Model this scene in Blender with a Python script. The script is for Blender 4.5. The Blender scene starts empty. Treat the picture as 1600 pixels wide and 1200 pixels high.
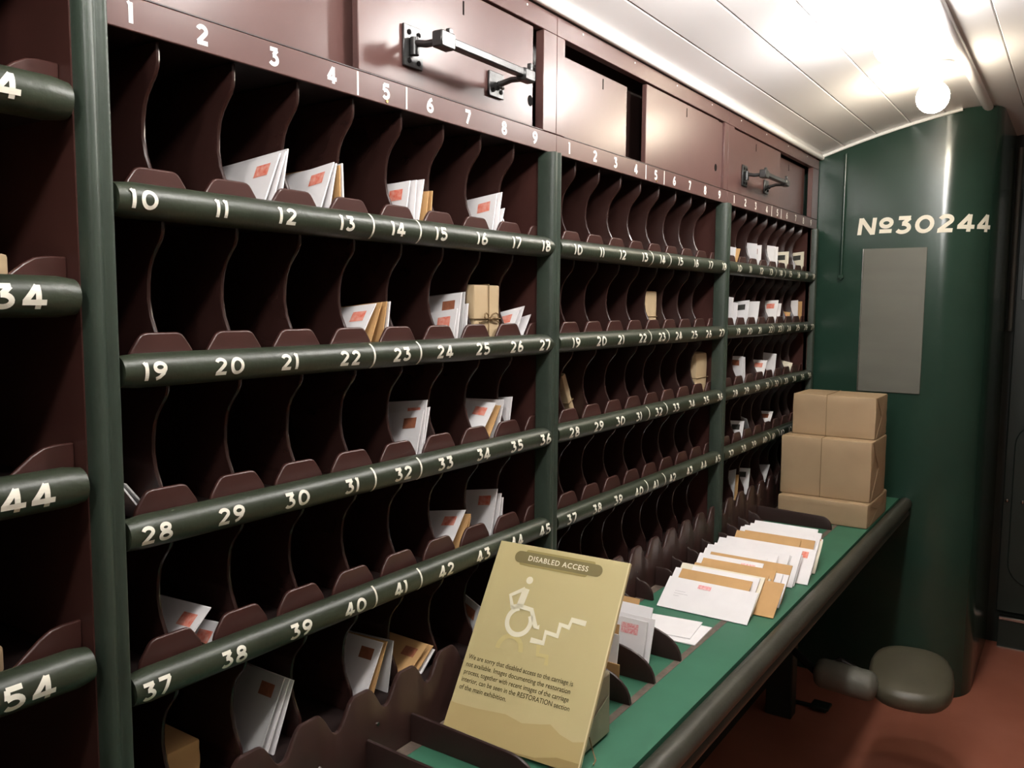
import bpy, bmesh, math, random
from mathutils import Vector, Matrix

# ------------------------------------------------------------------ camera, world, exposure
scene = bpy.context.scene
COL = scene.collection
CAM = Vector((-0.4512935, -0.8823477, 1.4582228))
CF = Vector((0.8255168, 0.5564851, -0.0940548))
CR = Vector((0.5595470, -0.8287632, 0.0076667))
CU = Vector((0.0736828, 0.0589571, 0.9955375))
FPX = 1325.0
cd = bpy.data.cameras.new('camera'); cam = bpy.data.objects.new('camera', cd); COL.objects.link(cam)
m3 = Matrix((CR, CU, -CF)).transposed()
cam.matrix_world = Matrix.Translation(CAM) @ m3.to_4x4()
cd.sensor_width = 36.0; cd.lens = 36.0 * FPX / 1600.0; cd.clip_start = 0.02
scene.camera = cam

w = bpy.data.worlds.new('world'); scene.world = w; w.use_nodes = True
w.node_tree.nodes['Background'].inputs[0].default_value = (0.5, 0.55, 0.6, 1)
w.node_tree.nodes['Background'].inputs[1].default_value = 0.02
vs = scene.view_settings
vs.view_transform = 'Standard'; vs.look = 'None'; vs.gamma = 1.0; vs.use_curve_mapping = False
vs.exposure = 0.75
LAMP_W = 95.0          # emission strength of the white lamp globes
LAMP_FAR = 60.0        # the warmer bulb by the bulkhead

Z0 = 1.38              # height of the rails numbered 19-27
ROWZ = {1: Z0 + .189, 2: Z0, 3: Z0 - .185, 4: Z0 - .3665, 5: Z0 - .556}
DESK = 0.743
rnd = random.Random(7)

def onp(u, v, ax, val):
    """photo pixel -> point where its ray meets the plane axis=val"""
    d = CF * FPX + CR * (u - 800) - CU * (v - 600)
    return CAM + d * ((val - CAM[ax]) / d[ax])

def project(p):
    d = Vector(p) - CAM; z = d.dot(CF)
    return 800 + FPX * d.dot(CR) / z, 600 - FPX * d.dot(CU) / z

def x_of(u, z, y=-.0186):
    v = 600.
    for _ in range(6):
        p = onp(u, v, 1, y); v = project((p.x, y, z))[1]
    return p.x

def onplane(u, v, p0, n):
    d = CF * FPX + CR * (u - 800) - CU * (v - 600)
    return CAM + d * ((p0 - CAM).dot(n) / d.dot(n))

# ------------------------------------------------------------------ materials
MATS = {}
def mat(name, col, rough=.5, spec=.5, metal=0., coat=0., noise=0., nscale=40., bump=0., bscale=60., emit=None, strength=0., col2=None, stretch=None):
    if name in MATS: return MATS[name]
    m = bpy.data.materials.new(name); m.use_nodes = True
    nt = m.node_tree; b = nt.nodes['Principled BSDF']
    b.inputs['Base Color'].default_value = (*col, 1)
    b.inputs['Roughness'].default_value = rough
    b.inputs['Specular IOR Level'].default_value = spec
    b.inputs['Metallic'].default_value = metal
    b.inputs['Coat Weight'].default_value = coat
    b.inputs['Coat Roughness'].default_value = .12
    tc = nt.nodes.new('ShaderNodeTexCoord'); src = tc.outputs['Object']
    if stretch:
        mp = nt.nodes.new('ShaderNodeMapping'); mp.inputs['Scale'].default_value = stretch
        nt.links.new(src, mp.inputs['Vector']); src = mp.outputs['Vector']
    if noise:
        n = nt.nodes.new('ShaderNodeTexNoise'); n.inputs['Scale'].default_value = nscale; n.inputs['Detail'].default_value = 5
        nt.links.new(src, n.inputs['Vector'])
        r = nt.nodes.new('ShaderNodeValToRGB')
        c2 = col2 or tuple(c * (1 - noise) for c in col)
        r.color_ramp.elements[0].position = .3; r.color_ramp.elements[1].position = .7
        r.color_ramp.elements[0].color = (*c2, 1); r.color_ramp.elements[1].color = (*col, 1)
        nt.links.new(n.outputs['Fac'], r.inputs['Fac']); nt.links.new(r.outputs['Color'], b.inputs['Base Color'])
    if bump:
        n = nt.nodes.new('ShaderNodeTexNoise'); n.inputs['Scale'].default_value = bscale; n.inputs['Detail'].default_value = 6
        nt.links.new(src, n.inputs['Vector'])
        bp = nt.nodes.new('ShaderNodeBump'); bp.inputs['Strength'].default_value = bump; bp.inputs['Distance'].default_value = .002
        nt.links.new(n.outputs['Fac'], bp.inputs['Height']); nt.links.new(bp.outputs['Normal'], b.inputs['Normal'])
    if emit:
        b.inputs['Emission Color'].default_value = (*emit, 1); b.inputs['Emission Strength'].default_value = strength
    MATS[name] = m
    return m

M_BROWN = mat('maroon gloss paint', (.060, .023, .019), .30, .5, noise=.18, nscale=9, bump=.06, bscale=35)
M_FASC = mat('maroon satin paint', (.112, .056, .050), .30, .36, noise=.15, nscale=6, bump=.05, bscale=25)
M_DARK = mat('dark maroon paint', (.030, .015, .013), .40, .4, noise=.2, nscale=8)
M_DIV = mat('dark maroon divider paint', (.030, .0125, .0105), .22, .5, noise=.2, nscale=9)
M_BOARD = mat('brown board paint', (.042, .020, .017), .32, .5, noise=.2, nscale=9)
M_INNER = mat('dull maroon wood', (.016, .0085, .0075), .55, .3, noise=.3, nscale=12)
M_RAIL = mat('olive padded leather', (.028, .0365, .022), .38, .5, noise=.25, nscale=18, bump=.22, bscale=140)
M_POST = mat('grey green padded leather', (.033, .048, .035), .40, .5, noise=.25, nscale=14, bump=.2, bscale=110)
M_EDGE = mat('worn olive leather', (.050, .049, .036), .45, .5, noise=.35, nscale=9, bump=.25, bscale=90)
M_NUM = mat('cream number paint', (.82, .79, .68), .5, .3, noise=.06, nscale=60)
M_NUMW = mat('white number paint', (.88, .86, .82), .45, .3)
M_DESK = mat('green linoleum', (.040, .150, .088), .55, .35, noise=.12, nscale=14)
M_STRIP = mat('brown grey strip', (.16, .12, .095), .6, .3, noise=.4, nscale=60)
M_GREEN = mat('dark green gloss paint', (.017, .045, .031), .20, .5, noise=.15, nscale=4, bump=.10, bscale=12)
M_BLACKG = mat('green black paint', (.017, .026, .020), .45, .4, noise=.2, nscale=6)
M_CEIL = mat('white gloss ceiling paint', (.84, .82, .825), .28, .5, bump=.04, bscale=8)
M_TRIM = mat('bright white trim', (.90, .90, .88), .2, .6)
M_FLOOR = mat('red brown linoleum', (.40, .145, .094), .60, .3, noise=.25, nscale=5, col2=(.35, .118, .072))
M_WHITE = mat('white envelope paper', (.86, .84, .85), .65, .2, noise=.04, nscale=30)
M_CREAM = mat('cream envelope paper', (.78, .73, .60), .65, .2)
M_TAN = mat('manila envelope paper', (.56, .34, .15), .65, .2, noise=.1, nscale=25)
M_GREYP = mat('grey envelope paper', (.50, .50, .50), .65, .2)
M_KRAFT = mat('kraft wrapping paper', (.40, .285, .170), .55, .3, noise=.12, nscale=9, bump=.5, bscale=14)
M_KRAFTL = mat('pale kraft paper', (.54, .41, .25), .55, .3, noise=.1, nscale=12, bump=.4, bscale=25)
M_KRAFTG = mat('shiny kraft paper', (.32, .275, .185), .32, .5, noise=.15, nscale=9, bump=.7, bscale=12)
M_STRING = mat('twine', (.20, .135, .07), .8, .2)
M_RED = mat('red stamp ink', (.75, .16, .10), .6, .2, noise=.35, nscale=140, col2=(.82, .42, .34))
M_PINK = mat('pink postmark ink', (.80, .22, .24), .6, .2, noise=.5, nscale=260, col2=(.88, .70, .70))
M_BROWNS = mat('brown stamp ink', (.35, .13, .07), .6, .2, noise=.3, nscale=120)
M_BLACKS = mat('dark stamp ink', (.05, .05, .045), .6, .2)
M_INK = mat('grey ink', (.45, .45, .47), .6, .2)
M_IRON = mat('black iron', (.022, .022, .022), .32, .6, noise=.3, nscale=50, bump=.3, bscale=80)
M_STEEL = mat('polished steel', (.6, .58, .54), .25, .5, metal=1)
M_BRASS = mat('brass', (.5, .33, .12), .35, .5, metal=1)
M_HOLE = mat('dark void', (.006, .005, .005), .9, .1)
M_PLATE = mat('grey panel', (.125, .128, .106), .50, .5, noise=.12, nscale=3, stretch=(1, 1, 6))
M_SIGN = mat('olive gold card', (.57, .49, .255), .55, .3, noise=.07, nscale=5, col2=(.535, .455, .225))
M_SIGNE = mat('pale card edge', (.72, .62, .36), .5, .3)
M_SIGNB = mat('olive brown print', (.205, .170, .075), .55, .2)
M_SIGNBS = mat('olive brush print', (.33, .27, .105), .55, .2)
M_SIGNT = mat('dark olive print', (.07, .06, .025), .55, .2)
M_SIGNW = mat('cream print', (.86, .81, .62), .55, .2)
M_SIGNF = mat('faded cream print', (.60, .51, .23), .55, .2)
M_HILL1 = mat('hill print', (.49, .385, .175), .55, .2)
M_HILL2 = mat('near hill print', (.345, .255, .105), .55, .2)
M_SEAT = mat('olive seat leather', (.080, .073, .048), .42, .5, noise=.2, nscale=10, bump=.12, bscale=60)
M_SEATA = mat('grey seat leather', (.125, .124, .100), .5, .4, noise=.2, nscale=14, bump=.3, bscale=60)
M_GLOBE = mat('lit globe', (1, 1, 1), .4, .2, emit=(1.0, .965, .92), strength=LAMP_W)
M_GLOBEW = mat('lit warm globe', (1, 1, 1), .4, .2, emit=(1.0, .88, .68), strength=LAMP_FAR)
M_SIDE = mat('cream wall paint', (.30, .27, .22), .5, .4, noise=.1, nscale=3)

# ------------------------------------------------------------------ mesh helpers
def link(o, parent=None):
    COL.objects.link(o)
    if parent: o.parent = parent
    return o

def tag(o, label, cat=None, group=None, kind=None):
    if label: o['label'] = label
    if cat: o['category'] = cat
    if group: o['group'] = group
    if kind: o['kind'] = kind
    return o

def thing(name, label, cat, loc=(0, 0, 0), group=None):
    o = bpy.data.objects.new(name, None); o.empty_display_size = .05
    COL.objects.link(o); o.location = loc
    return tag(o, label, cat, group)

def mkmesh(name, vs_, fs, m, smooth=False):
    me = bpy.data.meshes.new(name); me.from_pydata([tuple(v) for v in vs_], [], fs)
    me.materials.append(m); me.validate(); me.update()
    bm = bmesh.new(); bm.from_mesh(me); bmesh.ops.recalc_face_normals(bm, faces=bm.faces); bm.to_mesh(me); bm.free()
    if smooth:
        for p in me.polygons: p.use_smooth = True
        me.set_sharp_from_angle(angle=math.radians(40 if smooth is True else smooth))
    return me

def place(name, me, parent=None, loc=None):
    o = bpy.data.objects.new(name, me); link(o, parent)
    if parent and parent.type == 'EMPTY' and loc is None:
        o.location = -parent.location            # mesh data are in world space
    elif loc is not None: o.location = loc
    return o

def mk(name, vs_, fs, m, parent=None, smooth=False):
    return place(name, mkmesh(name, vs_, fs, m, smooth), parent)

BOXF = [(0, 1, 2, 3), (4, 7, 6, 5), (0, 4, 5, 1), (1, 5, 6, 2), (2, 6, 7, 3), (3, 7, 4, 0)]
def boxv(x0, x1, y0, y1, z0, z1):
    return [(x0, y0, z0), (x1, y0, z0), (x1, y1, z0), (x0, y1, z0), (x0, y0, z1), (x1, y0, z1), (x1, y1, z1), (x0, y1, z1)]

def bevmesh(name, vs_, fs, m, bev, seg=2, smooth=True):
    me = bpy.data.meshes.new(name); bm = bmesh.new()
    bv = [bm.verts.new(v) for v in vs_]
    for f in fs: bm.faces.new([bv[i] for i in f])
    bmesh.ops.recalc_face_normals(bm, faces=bm.faces)
    if bev:
        es = [e for e in bm.edges if len(e.link_faces) == 2 and e.calc_face_angle() > .35]
        new = set(bmesh.ops.bevel(bm, geom=es, offset=bev, segments=seg, profile=.5, affect='EDGES', clamp_overlap=True)['faces'])
        if smooth:                       # round edges, flat faces
            for f in bm.faces: f.smooth = True
            for e in bm.edges:
                k = [f in new for f in e.link_faces]
                if len(k) == 2 and (k[0] != k[1] or not k[0]): e.smooth = False
    bm.to_mesh(me); bm.free(); me.materials.append(m)
    return me

def bx(name, x0, x1, y0, y1, z0, z1, m, parent=None, bev=0., seg=2):
    return place(name, bevmesh(name, boxv(x0, x1, y0, y1, z0, z1), BOXF, m, bev, seg, bool(bev)), parent)

def plate_mesh(name, edge, base, thick, to3, m, nr=5):
    """A plate whose visible edge (polyline in its plane) is rounded over; base is the matching polyline on the other side."""
    r = thick / 2; vs_, fs = [], []
    n = len(edge)
    angs = [math.pi * i / (nr - 1) - math.pi / 2 for i in range(nr)]
    for (e, b) in zip(edge, base):
        dx, dy = b[0] - e[0], b[1] - e[1]; L = math.hypot(dx, dy) or 1e-6
        dx, dy = dx / L, dy / L
        off = min(r, L * .5)
        vs_.append(to3(b[0], b[1], -r))
        for a in angs:
            k = off * (1 - math.cos(a)); vs_.append(to3(e[0] + dx * k, e[1] + dy * k, r * math.sin(a)))
        vs_.append(to3(b[0], b[1], r))
    c = nr + 2
    for i in range(n - 1):
        for j in range(c - 1):
            fs.append((i * c + j, i * c + j + 1, (i + 1) * c + j + 1, (i + 1) * c + j))
    fs.append(tuple(range(c))); fs.append(tuple((n - 1) * c + j for j in range(c)))
    return mkmesh(name, vs_, fs, m, True)

def tube_mesh(name, pts, rad, m, seg=10, closed_ends=True):
    vs_, fs = [], []
    pts = [Vector(p) for p in pts]
    up = None
    for i, p in enumerate(pts):
        t = (pts[min(i + 1, len(pts) - 1)] - pts[max(i - 1, 0)]).normalized()
        if up is None:
            up = Vector((0, 0, 1)) if abs(t.z) < .9 else Vector((1, 0, 0))
        a = t.cross(up).normalized(); b = a.cross(t).normalized(); up = b
        r = rad[i] if isinstance(rad, (list, tuple)) else rad
        for k in range(seg):
            g = 2 * math.pi * k / seg
            vs_.append(p + a * (r * math.cos(g)) + b * (r * math.sin(g)))
    for i in range(len(pts) - 1):
        for k in range(seg):
            k2 = (k + 1) % seg
            fs.append((i * seg + k, i * seg + k2, (i + 1) * seg + k2, (i + 1) * seg + k))
    if closed_ends:
        fs.append(tuple(range(seg))); fs.append(tuple((len(pts) - 1) * seg + k for k in range(seg)))
    return mkmesh(name, vs_, fs, m, True)

def lathe_mesh(name, prof, m, seg=24, axis=Vector((0, 0, 0))):
    vs_, fs = [], []
    for (r, z) in prof:
        for k in range(seg):
            g = 2 * math.pi * k / seg; vs_.append((axis.x + r * math.cos(g), axis.y + r * math.sin(g), axis.z + z))
    n = len(prof)
    for i in range(n - 1):
        for k in range(seg):
            k2 = (k + 1) % seg
            fs.append((i * seg + k, i * seg + k2, (i + 1) * seg + k2, (i + 1) * seg + k))
    fs.append(tuple(range(seg))); fs.append(tuple((n - 1) * seg + k for k in range(seg)))
    return mkmesh(name, vs_, fs, m, True)

def polyext(poly, to3, h0, h1):
    n = len(poly)
    vs_ = [to3(a, b, h0) for a, b in poly] + [to3(a, b, h1) for a, b in poly]
    fs = [tuple(range(n)), tuple(range(2 * n - 1, n - 1, -1))] + [(i, (i + 1) % n, n + (i + 1) % n, n + i) for i in range(n)]
    return vs_, fs

# painted strokes -------------------------------------------------------------
def arc(cx, cy, rx, ry, a0, a1, n=14):
    return [(cx + rx * math.cos(math.radians(a0 + (a1 - a0) * i / n)), cy + ry * math.sin(math.radians(a0 + (a1 - a0) * i / n))) for i in range(n + 1)]

def sub(pts, step=.13):
    out = [pts[0]]
    for a, b in zip(pts, pts[1:]):
        k = max(1, int(math.hypot(b[0] - a[0], b[1] - a[1]) / step))
        out += [(a[0] + (b[0] - a[0]) * i / k, a[1] + (b[1] - a[1]) * i / k) for i in range(1, k + 1)]
    return out

GLY = {
    '0': (.76, [arc(.38, .5, .29, .41, 0, 360, 22)]),
    '1': (.30, [[(.15, 0), (.15, .99)], [(.02, .86), (.14, .95)]]),
    '2': (.68, [arc(.32, .70, .22, .21, 165, -38) + [(.10, .10)], [(.05, .095), (.62, .095)]]),
    '3': (.66, [[(.08, .91), (.56, .91)], [(.53, .90), (.29, .59)], [(.24, .57)] + arc(.29, .33, .25, .24, 90, -148)]),
    '4': (.70, [[(.45, 0), (.45, .98)], [(.44, .95), (.06, .30)], [(.0, .28), (.68, .28)]]),
    '5': (.66, [[(.58, .91), (.14, .91)], [(.16, .91), (.13, .53)], [(.12, .52)] + arc(.30, .335, .25, .25, 115, -145)]),
    '6': (.68, [arc(.34, .31, .24, .22, 0, 360, 18), [(.52, .93), (.36, .84), (.20, .65), (.11, .42), (.10, .31)]]),
    '7': (.62, [[(.04, .91), (.60, .91)], [(.56, .90), (.22, 0)]]),
    '8': (.66, [arc(.33, .74, .19, .18, 0, 360, 18), arc(.33, .29, .24, .21, 0, 360, 18)]),
    '9': (.68, [arc(.34, .69, .24, .22, 0, 360, 18), [(.16, .07), (.32, .16), (.48, .35), (.57, .58), (.58, .69)]]),
    'N': (.76, [[(.1, 0), (.1, 1)], [(.12, .95), (.64, .05)], [(.66, 0), (.66, 1)]]),
    'o': (.60, [arc(.30, .66, .21, .22, 0, 360, 18), [(.06, .18), (.56, .18)]]),
    ')': (.2, [[(.05, 1.35), (.05, -.35)]]),
}
def ribbon(pts, wd, to3, vs_, fs):
    n = len(pts); closed = math.hypot(pts[0][0] - pts[-1][0], pts[0][1] - pts[-1][1]) < 1e-6
    base = len(vs_)
    for i, (x, y) in enumerate(pts):
        a = pts[i - 1] if i > 0 else (pts[-2] if closed else pts[0])
        b = pts[i + 1] if i < n - 1 else (pts[1] if closed else pts[-1])
        tx, ty = b[0] - a[0], b[1] - a[1]; L = math.hypot(tx, ty) or 1
        nx, ny = -ty / L, tx / L
        vs_.append(to3(x + nx * wd / 2, y + ny * wd / 2)); vs_.append(to3(x - nx * wd / 2, y - ny * wd / 2))
    for i in range(n - 1):
        fs.append((base + 2 * i, base + 2 * i + 1, base + 2 * i + 3, base + 2 * i + 2))

def flatmesh(name, vs_, fs, m):
    me = bpy.data.meshes.new(name); me.from_pydata([tuple(v) for v in vs_], [], fs); me.materials.append(m); me.update()
    return me

def glyphs(text, h, wd, to3, gap=.13, wide=1.1, jit=0.):
    """strokes of a hand painted number; to3(a, b) in metres, centred at 0,0"""
    tot = sum(GLY[c][0] for c in text) + gap * (len(text) - 1)
    x = -tot / 2; vs_, fs = [], []; lift = 0.
    for c in text:
        adv, strokes = GLY[c]
        jx, jy = rnd.uniform(-jit, jit), rnd.uniform(-jit, jit)
        for s in strokes:
            pts = [((x + p[0] + jx) * h * wide, (p[1] - .5 + jy) * h) for p in sub(s)]
            ribbon(pts, wd * h, lambda a, b: to3(a, b, lift), vs_, fs); lift += .00007
        x += adv + gap
    return vs_, fs

# ------------------------------------------------------------------ the room
def ceil_z(y): return 2.195 - .183 * (y + .95) ** 2
XE = 2.96; XD = 3.725; YC = -.60; RC = .17; XB = -1.6; YR = -2.05

tag(bx('floor', XB, XD + .3, YR, .35, -.03, 0, M_FLOOR), 'red brown linoleum carriage floor', kind='structure')
tag(bx('wall_left', XB, XE, .29, .33, 0, 2.1, M_INNER), 'dark maroon wall behind the sorting frames', kind='structure')
tag(bx('wall_right', XB, XD + .04, YR - .04, YR, 0, 2.25, M_SIDE), 'plain wall on the far side of the carriage', kind='structure')
tag(bx('wall_back', XB - .04, XB, YR, .33, 0, 2.25, M_SIDE), 'plain wall closing the carriage', kind='structure')

ceil_vs, ceil_fs = [], []
ny = 30
for i in range(ny + 1):
    y = .33 + (YR - .33) * i / ny
    for x in (XB, XD + .04):
        ceil_vs.append((x, y, ceil_z(y) + .012)); ceil_vs.append((x, y, ceil_z(y) + .04))
for i in range(ny):
    a, b = i * 4, (i + 1) * 4
    ceil_fs += [(a, a + 2, b + 2, b), (a + 1, b + 1, b + 3, a + 3), (a, b, b + 1, a + 1), (a + 2, a + 3, b + 3, b + 2)]
ceil_fs += [(0, 1, 3, 2), (ny * 4, ny * 4 + 2, ny * 4 + 3, ny * 4 + 1)]
ceiling = tag(mk('ceiling', ceil_vs, ceil_fs, M_CEIL), 'arched white boarded carriage ceiling', kind='structure')
yb = .0225; k = 0
while yb > YR:
    y1 = max(yb - .1125, YR); vs_, fs = [], []
    ya, ye = yb - .0008, y1 + .0008
    yl = [ya, ya - .0022, ya - .035, (ya + ye) / 2, ye + .035, ye + .0022, ye]
    ns = len(yl) - 1
    for i in range(ns + 1):
        y = yl[i]
        dz = .0022 if i in (0, ns) else 0.
        for x in (XB, XD):
            vs_.append((x, y, ceil_z(y) + dz)); vs_.append((x, y, ceil_z(y) + .012))
    for i in range(ns):
        a, b = i * 4, (i + 1) * 4
        fs += [(a, a + 2, b + 2, b), (a, b, b + 1, a + 1), (a + 2, a + 3, b + 3, b + 2), (a + 1, b + 1, b + 3, a + 3)]
    fs += [(0, 1, 3, 2), (ns * 4, ns * 4 + 2, ns * 4 + 3, ns * 4 + 1)]
    mk('board', vs_, fs, M_CEIL, ceiling, 12)
    yb = y1; k += 1

tag(bx('baseboard_left', XB, XE, .05, .07, 0.0, DESK - .004, M_BLACKG), 'dark panelling under the sorting desk', kind='structure')
# cornice beads
tag(place('trim_1', tube_mesh('trim_1', [(XB + .01, -.008, 2.0235), (XE - .003, -.008, 2.0235)], .0095, M_TRIM, 12)), 'bright white bead along the top of the lockers', kind='structure')
pts = [(XE - .006, -.012 - .47 * i / 16, ceil_z(-.012 - .47 * i / 16) - .006) for i in range(17)]
tag(place('trim_2', tube_mesh('trim_2', pts, .006, M_TRIM, 10)), 'white arched bead along the top of the green bulkhead', kind='structure')
con = place('conduit', tube_mesh('conduit', [(XB + .01, -.553, ceil_z(-.553) - .004), (3.12, -.553, ceil_z(-.553) - .004)], .016, M_CEIL, 12))
tag(con, 'long white conduit running along the ceiling boards', 'conduit')

# green bulkhead with rounded corner
def bulk(s, z, out=0.):
    """s: distance along the bulkhead face from the frames; out: stand-off"""
    flat = -YC - RC
    if s <= flat: return Vector((XE - out, -s, z))
    a = (s - flat) / RC
    if a <= math.pi / 2:
        r = RC + out
        return Vector((XE + RC - r * math.cos(a), YC + RC - r * math.sin(a), z))
    return Vector((XE + RC + (s - flat - RC * math.pi / 2), YC - out, z))
flat = -YC - RC; ss = [-.33, 0, .2, flat] + [flat + RC * math.pi / 2 * i / 14 for i in range(1, 15)] + [flat + RC * math.pi / 2 + (XD - XE - RC)]
vs_, fs = [], []
for s in ss:
    p, q = bulk(s, 0), bulk(s, 0, -.02)
    zt = min(ceil_z(p.y), ceil_z(q.y)) - .0005
    vs_ += [(p.x, p.y, 0), (p.x, p.y, zt), (q.x, q.y, 0), (q.x, q.y, zt)]
for i in range(len(ss) - 1):
    a, b = i * 4, (i + 1) * 4
    fs += [(a, a + 1, b + 1, b), (a + 2, b + 2, b + 3, a + 3), (a + 1, a + 3, b + 3, b + 1), (a, b, b + 2, a + 2)]
fs += [(0, 2, 3, 1), (len(vs_) - 4, len(vs_) - 3, len(vs_) - 1, len(vs_) - 2)]
bulkhead = tag(mk('wall_end', vs_, fs, M_GREEN, smooth=True), 'dark green bulkhead with a rounded corner', kind='structure')
# painted carriage number
S0, S1, ZT = .150, .612, 1.757
tot = sum(GLY[c][0] for c in 'No30244') + .10 * 6
def numto3(a, b, h=0.): return bulk((S0 + S1) / 2 + a + b * .10, ZT + b, .0008 + h)
vs_, fs = glyphs('No30244', .062, .23, numto3, gap=.10, wide=(S1 - S0) / (tot * .062))
place('painted_number', flatmesh('painted_number', vs_, fs, M_NUM), bulkhead)
# panel joint line low on the bulkhead
pl = thing('wall_panel', 'blank grey rectangular panel below the painted carriage number', 'panel', (XE, -.28, 1.14))
bx('sheet', XE - .006, XE - .0005, -.392, -.176, 1.139, 1.674, M_PLATE, pl, .001, 1)
bx('edge_strip', XE - .0075, XE - .0005, -.1755, -.1725, 1.139, 1.674, M_STEEL, pl)
cp = thing('wall_pipe', 'thin vertical green pipe on the bulkhead beside the lockers', 'pipe', (XE, -.098, 1.56))
place('tube', tube_mesh('tube', [(XE - .010, -.098, 1.56), (XE - .010, -.098, 2.03)], .006, M_GREEN, 10), cp)
bx('clip', XE - .017, XE - .0005, -.108, -.088, 1.565, 1.578, M_GREEN, cp, .001, 1)

# corridor end with door
ew = tag(bx('wall_corridor', XD, XD + .04, YR, -.3, 0, 2.25, M_BLACKG), 'dark wall closing the side corridor', kind='structure')
door = thing('door_1', 'dark panelled end door with rounded lower panel', None, (XD, -1.0, 0)); door['kind'] = 'structure'
bx('door_leaf', XD - .03, XD - .001, -1.40, -.632, .15, 1.95, M_BLACKG, door, .004)
def rrect(x0, x1, z0, z1, r, n=6):
    out = []
    for cx, cz, a0 in ((x1 - r, z1 - r, 0), (x0 + r, z1 - r, 90), (x0 + r, z0 + r, 180), (x1 - r, z0 + r, 270)):
        out += [(cx + r * math.cos(math.radians(a0 + 90 * i / n)), cz + r * math.sin(math.radians(a0 + 90 * i / n))) for i in range(n + 1)]
    return out
v_, f_ = polyext(rrect(-1.36, -.664, .27, .98, .10), lambda a, b, h: (XD - .03 - h, a, b), 0, .012)
place('door_panel', bevmesh('door_panel', v_, f_, M_BLACKG, .004), door)
bx('door_plate', XD - .034, XD - .0295, -1.36, -.652, 1.49, 1.92, mat('grey green paint', (.055, .065, .055), .35, .5, noise=.2, nscale=12), door, .002)
for yy in (-.648, -.705):
    me = lathe_mesh('knob', [(.001, -.012), (.010, -.010), (.012, 0), (.010, .010), (.001, .012)], M_STEEL, 12)
    o = place('knob', me, door, Vector((XD - .042, yy, .64)) - door.location)
    o.scale = (.6, .6, .6)
st = thing('threshold_step', 'black threshold step with steel nosing under the end door', 'step', (XD - .06, -1.0, 0))
bx('riser', XD - .06, XD - .032, -1.45, -.645, 0.0, .122, M_BLACKG, st, .002)
bx('nosing', XD - .066, XD - .032, -1.45, -.645, .1225, .138, M_STEEL, st, .003)
bx('foot_strip', XD - .066, XD - .0605, -1.45, -.645, 0, .006, M_STEEL, st)
pp = thing('corridor_pipe', 'grey vertical pipe in the corner beside the end door', 'pipe', (XD - .02, -.622, 1.35))
place('tube', tube_mesh('tube', [(XD - .016, -.617, 1.36), (XD - .016, -.617, 2.12)], .011, mat('pipe grey', (.12, .13, .115), .35, .5), 10), pp)

# ------------------------------------------------------------------ ceiling lamps
LAMPX = [-.67, -.07, .53, 1.13, 1.73, 2.33]
for i, lx in enumerate(LAMPX):
    far = i == len(LAMPX) - 1; ly = -.475; zc = ceil_z(ly)
    lab = ('warm glowing globe lamp on the ceiling by the green bulkhead' if far else
           'white glowing ceiling globe lamp, %s from the green bulkhead' % ('sixth', 'fifth', 'fourth', 'third', 'second')[i])
    t = thing('ceiling_lamp', lab, 'lamp', (lx, ly, zc), 'ceiling globes in a row')
    place('rose', lathe_mesh('rose', [(.001, .004), (.05, .003), (.05, -.006), (.026, -.022), (.024, -.045), (.001, -.046)], M_TRIM, 20), t, Vector((0, 0, 0)))
    prof = [(.001, -.046)] + [(.045 * math.sin(math.radians(a)), -.088 + .045 * math.cos(math.radians(a))) for a in range(20, 180, 16)] + [(.001, -.133)]
    place('globe', lathe_mesh('globe', prof, M_GLOBEW if far else M_GLOBE, 20), t, Vector((0, 0, 0)))

# ------------------------------------------------------------------ sorting frames
PITCH = .104; RR = .0198; RY = -.0005        # rail radius, axis depth
TABX0 = .149
UNITS = {'B': dict(off=0., wl=(.0775, .0835), wr=(.978, .996)),
         'C': dict(off=.958, wl=None, wr=(1.936, 1.954)),
         'D': dict(off=1.926, wl=None, wr=(2.898, 2.916))}
LABELS = {'A': 'wide pigeonhole rack whose padded rails end in numbers 24, 34, 44 and 54',
          'B': 'maroon pigeonhole rack holding the upright parcel tied with a bow',
          'C': 'nearly empty maroon pigeonhole rack holding just three small brown parcels',
          'D': 'maroon pigeonhole rack crowded with white letters beside the green bulkhead'}
SH_BACK = .262

def divider_mesh(h):
    edge = [(.0262, 0), (.0262, .018), (.028, .033), (.034, .045), (.041, .060), (.0450, .080), (.0440, .100), (.0405, .116), (.0345, .128), (.0255, .139), (.0175, .148), (.0130, .157), (.0120, .165), (.0120, h - .001)]
    base = [(SH_BACK, e[1]) for e in edge]
    return plate_mesh('divider', edge, base, .0065, lambda a, b, c: (c, a, b), M_DIV)

TABP = [(-.044, -.014), (-.0435, .012), (-.041, .0195), (-.0365, .0265), (-.0305, .0350), (-.0275, .0385), (-.0235, .0408), (-.019, .0415)]
def tab_mesh(half=False):
    poly = TABP + ([(-.001, .0415), (-.001, -.014)] if half else [(-a, b) for a, b in reversed(TABP)])
    v_, f_ = polyext(poly, lambda a, b, h: (a, h, b), .0195, .0255)
    return bevmesh('tab', v_, f_, M_BROWN, .0018, 2)
# tabs sit just behind the rail
TAB, TABH = tab_mesh(), tab_mesh(True)
HEIGHTS = {1: .184, 2: .189 - .012, 3: .185 - .012, 4: .1815 - .012, 5: .1895 - .012}
DIV = {r: divider_mesh(h) for r, h in HEIGHTS.items()}

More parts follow.
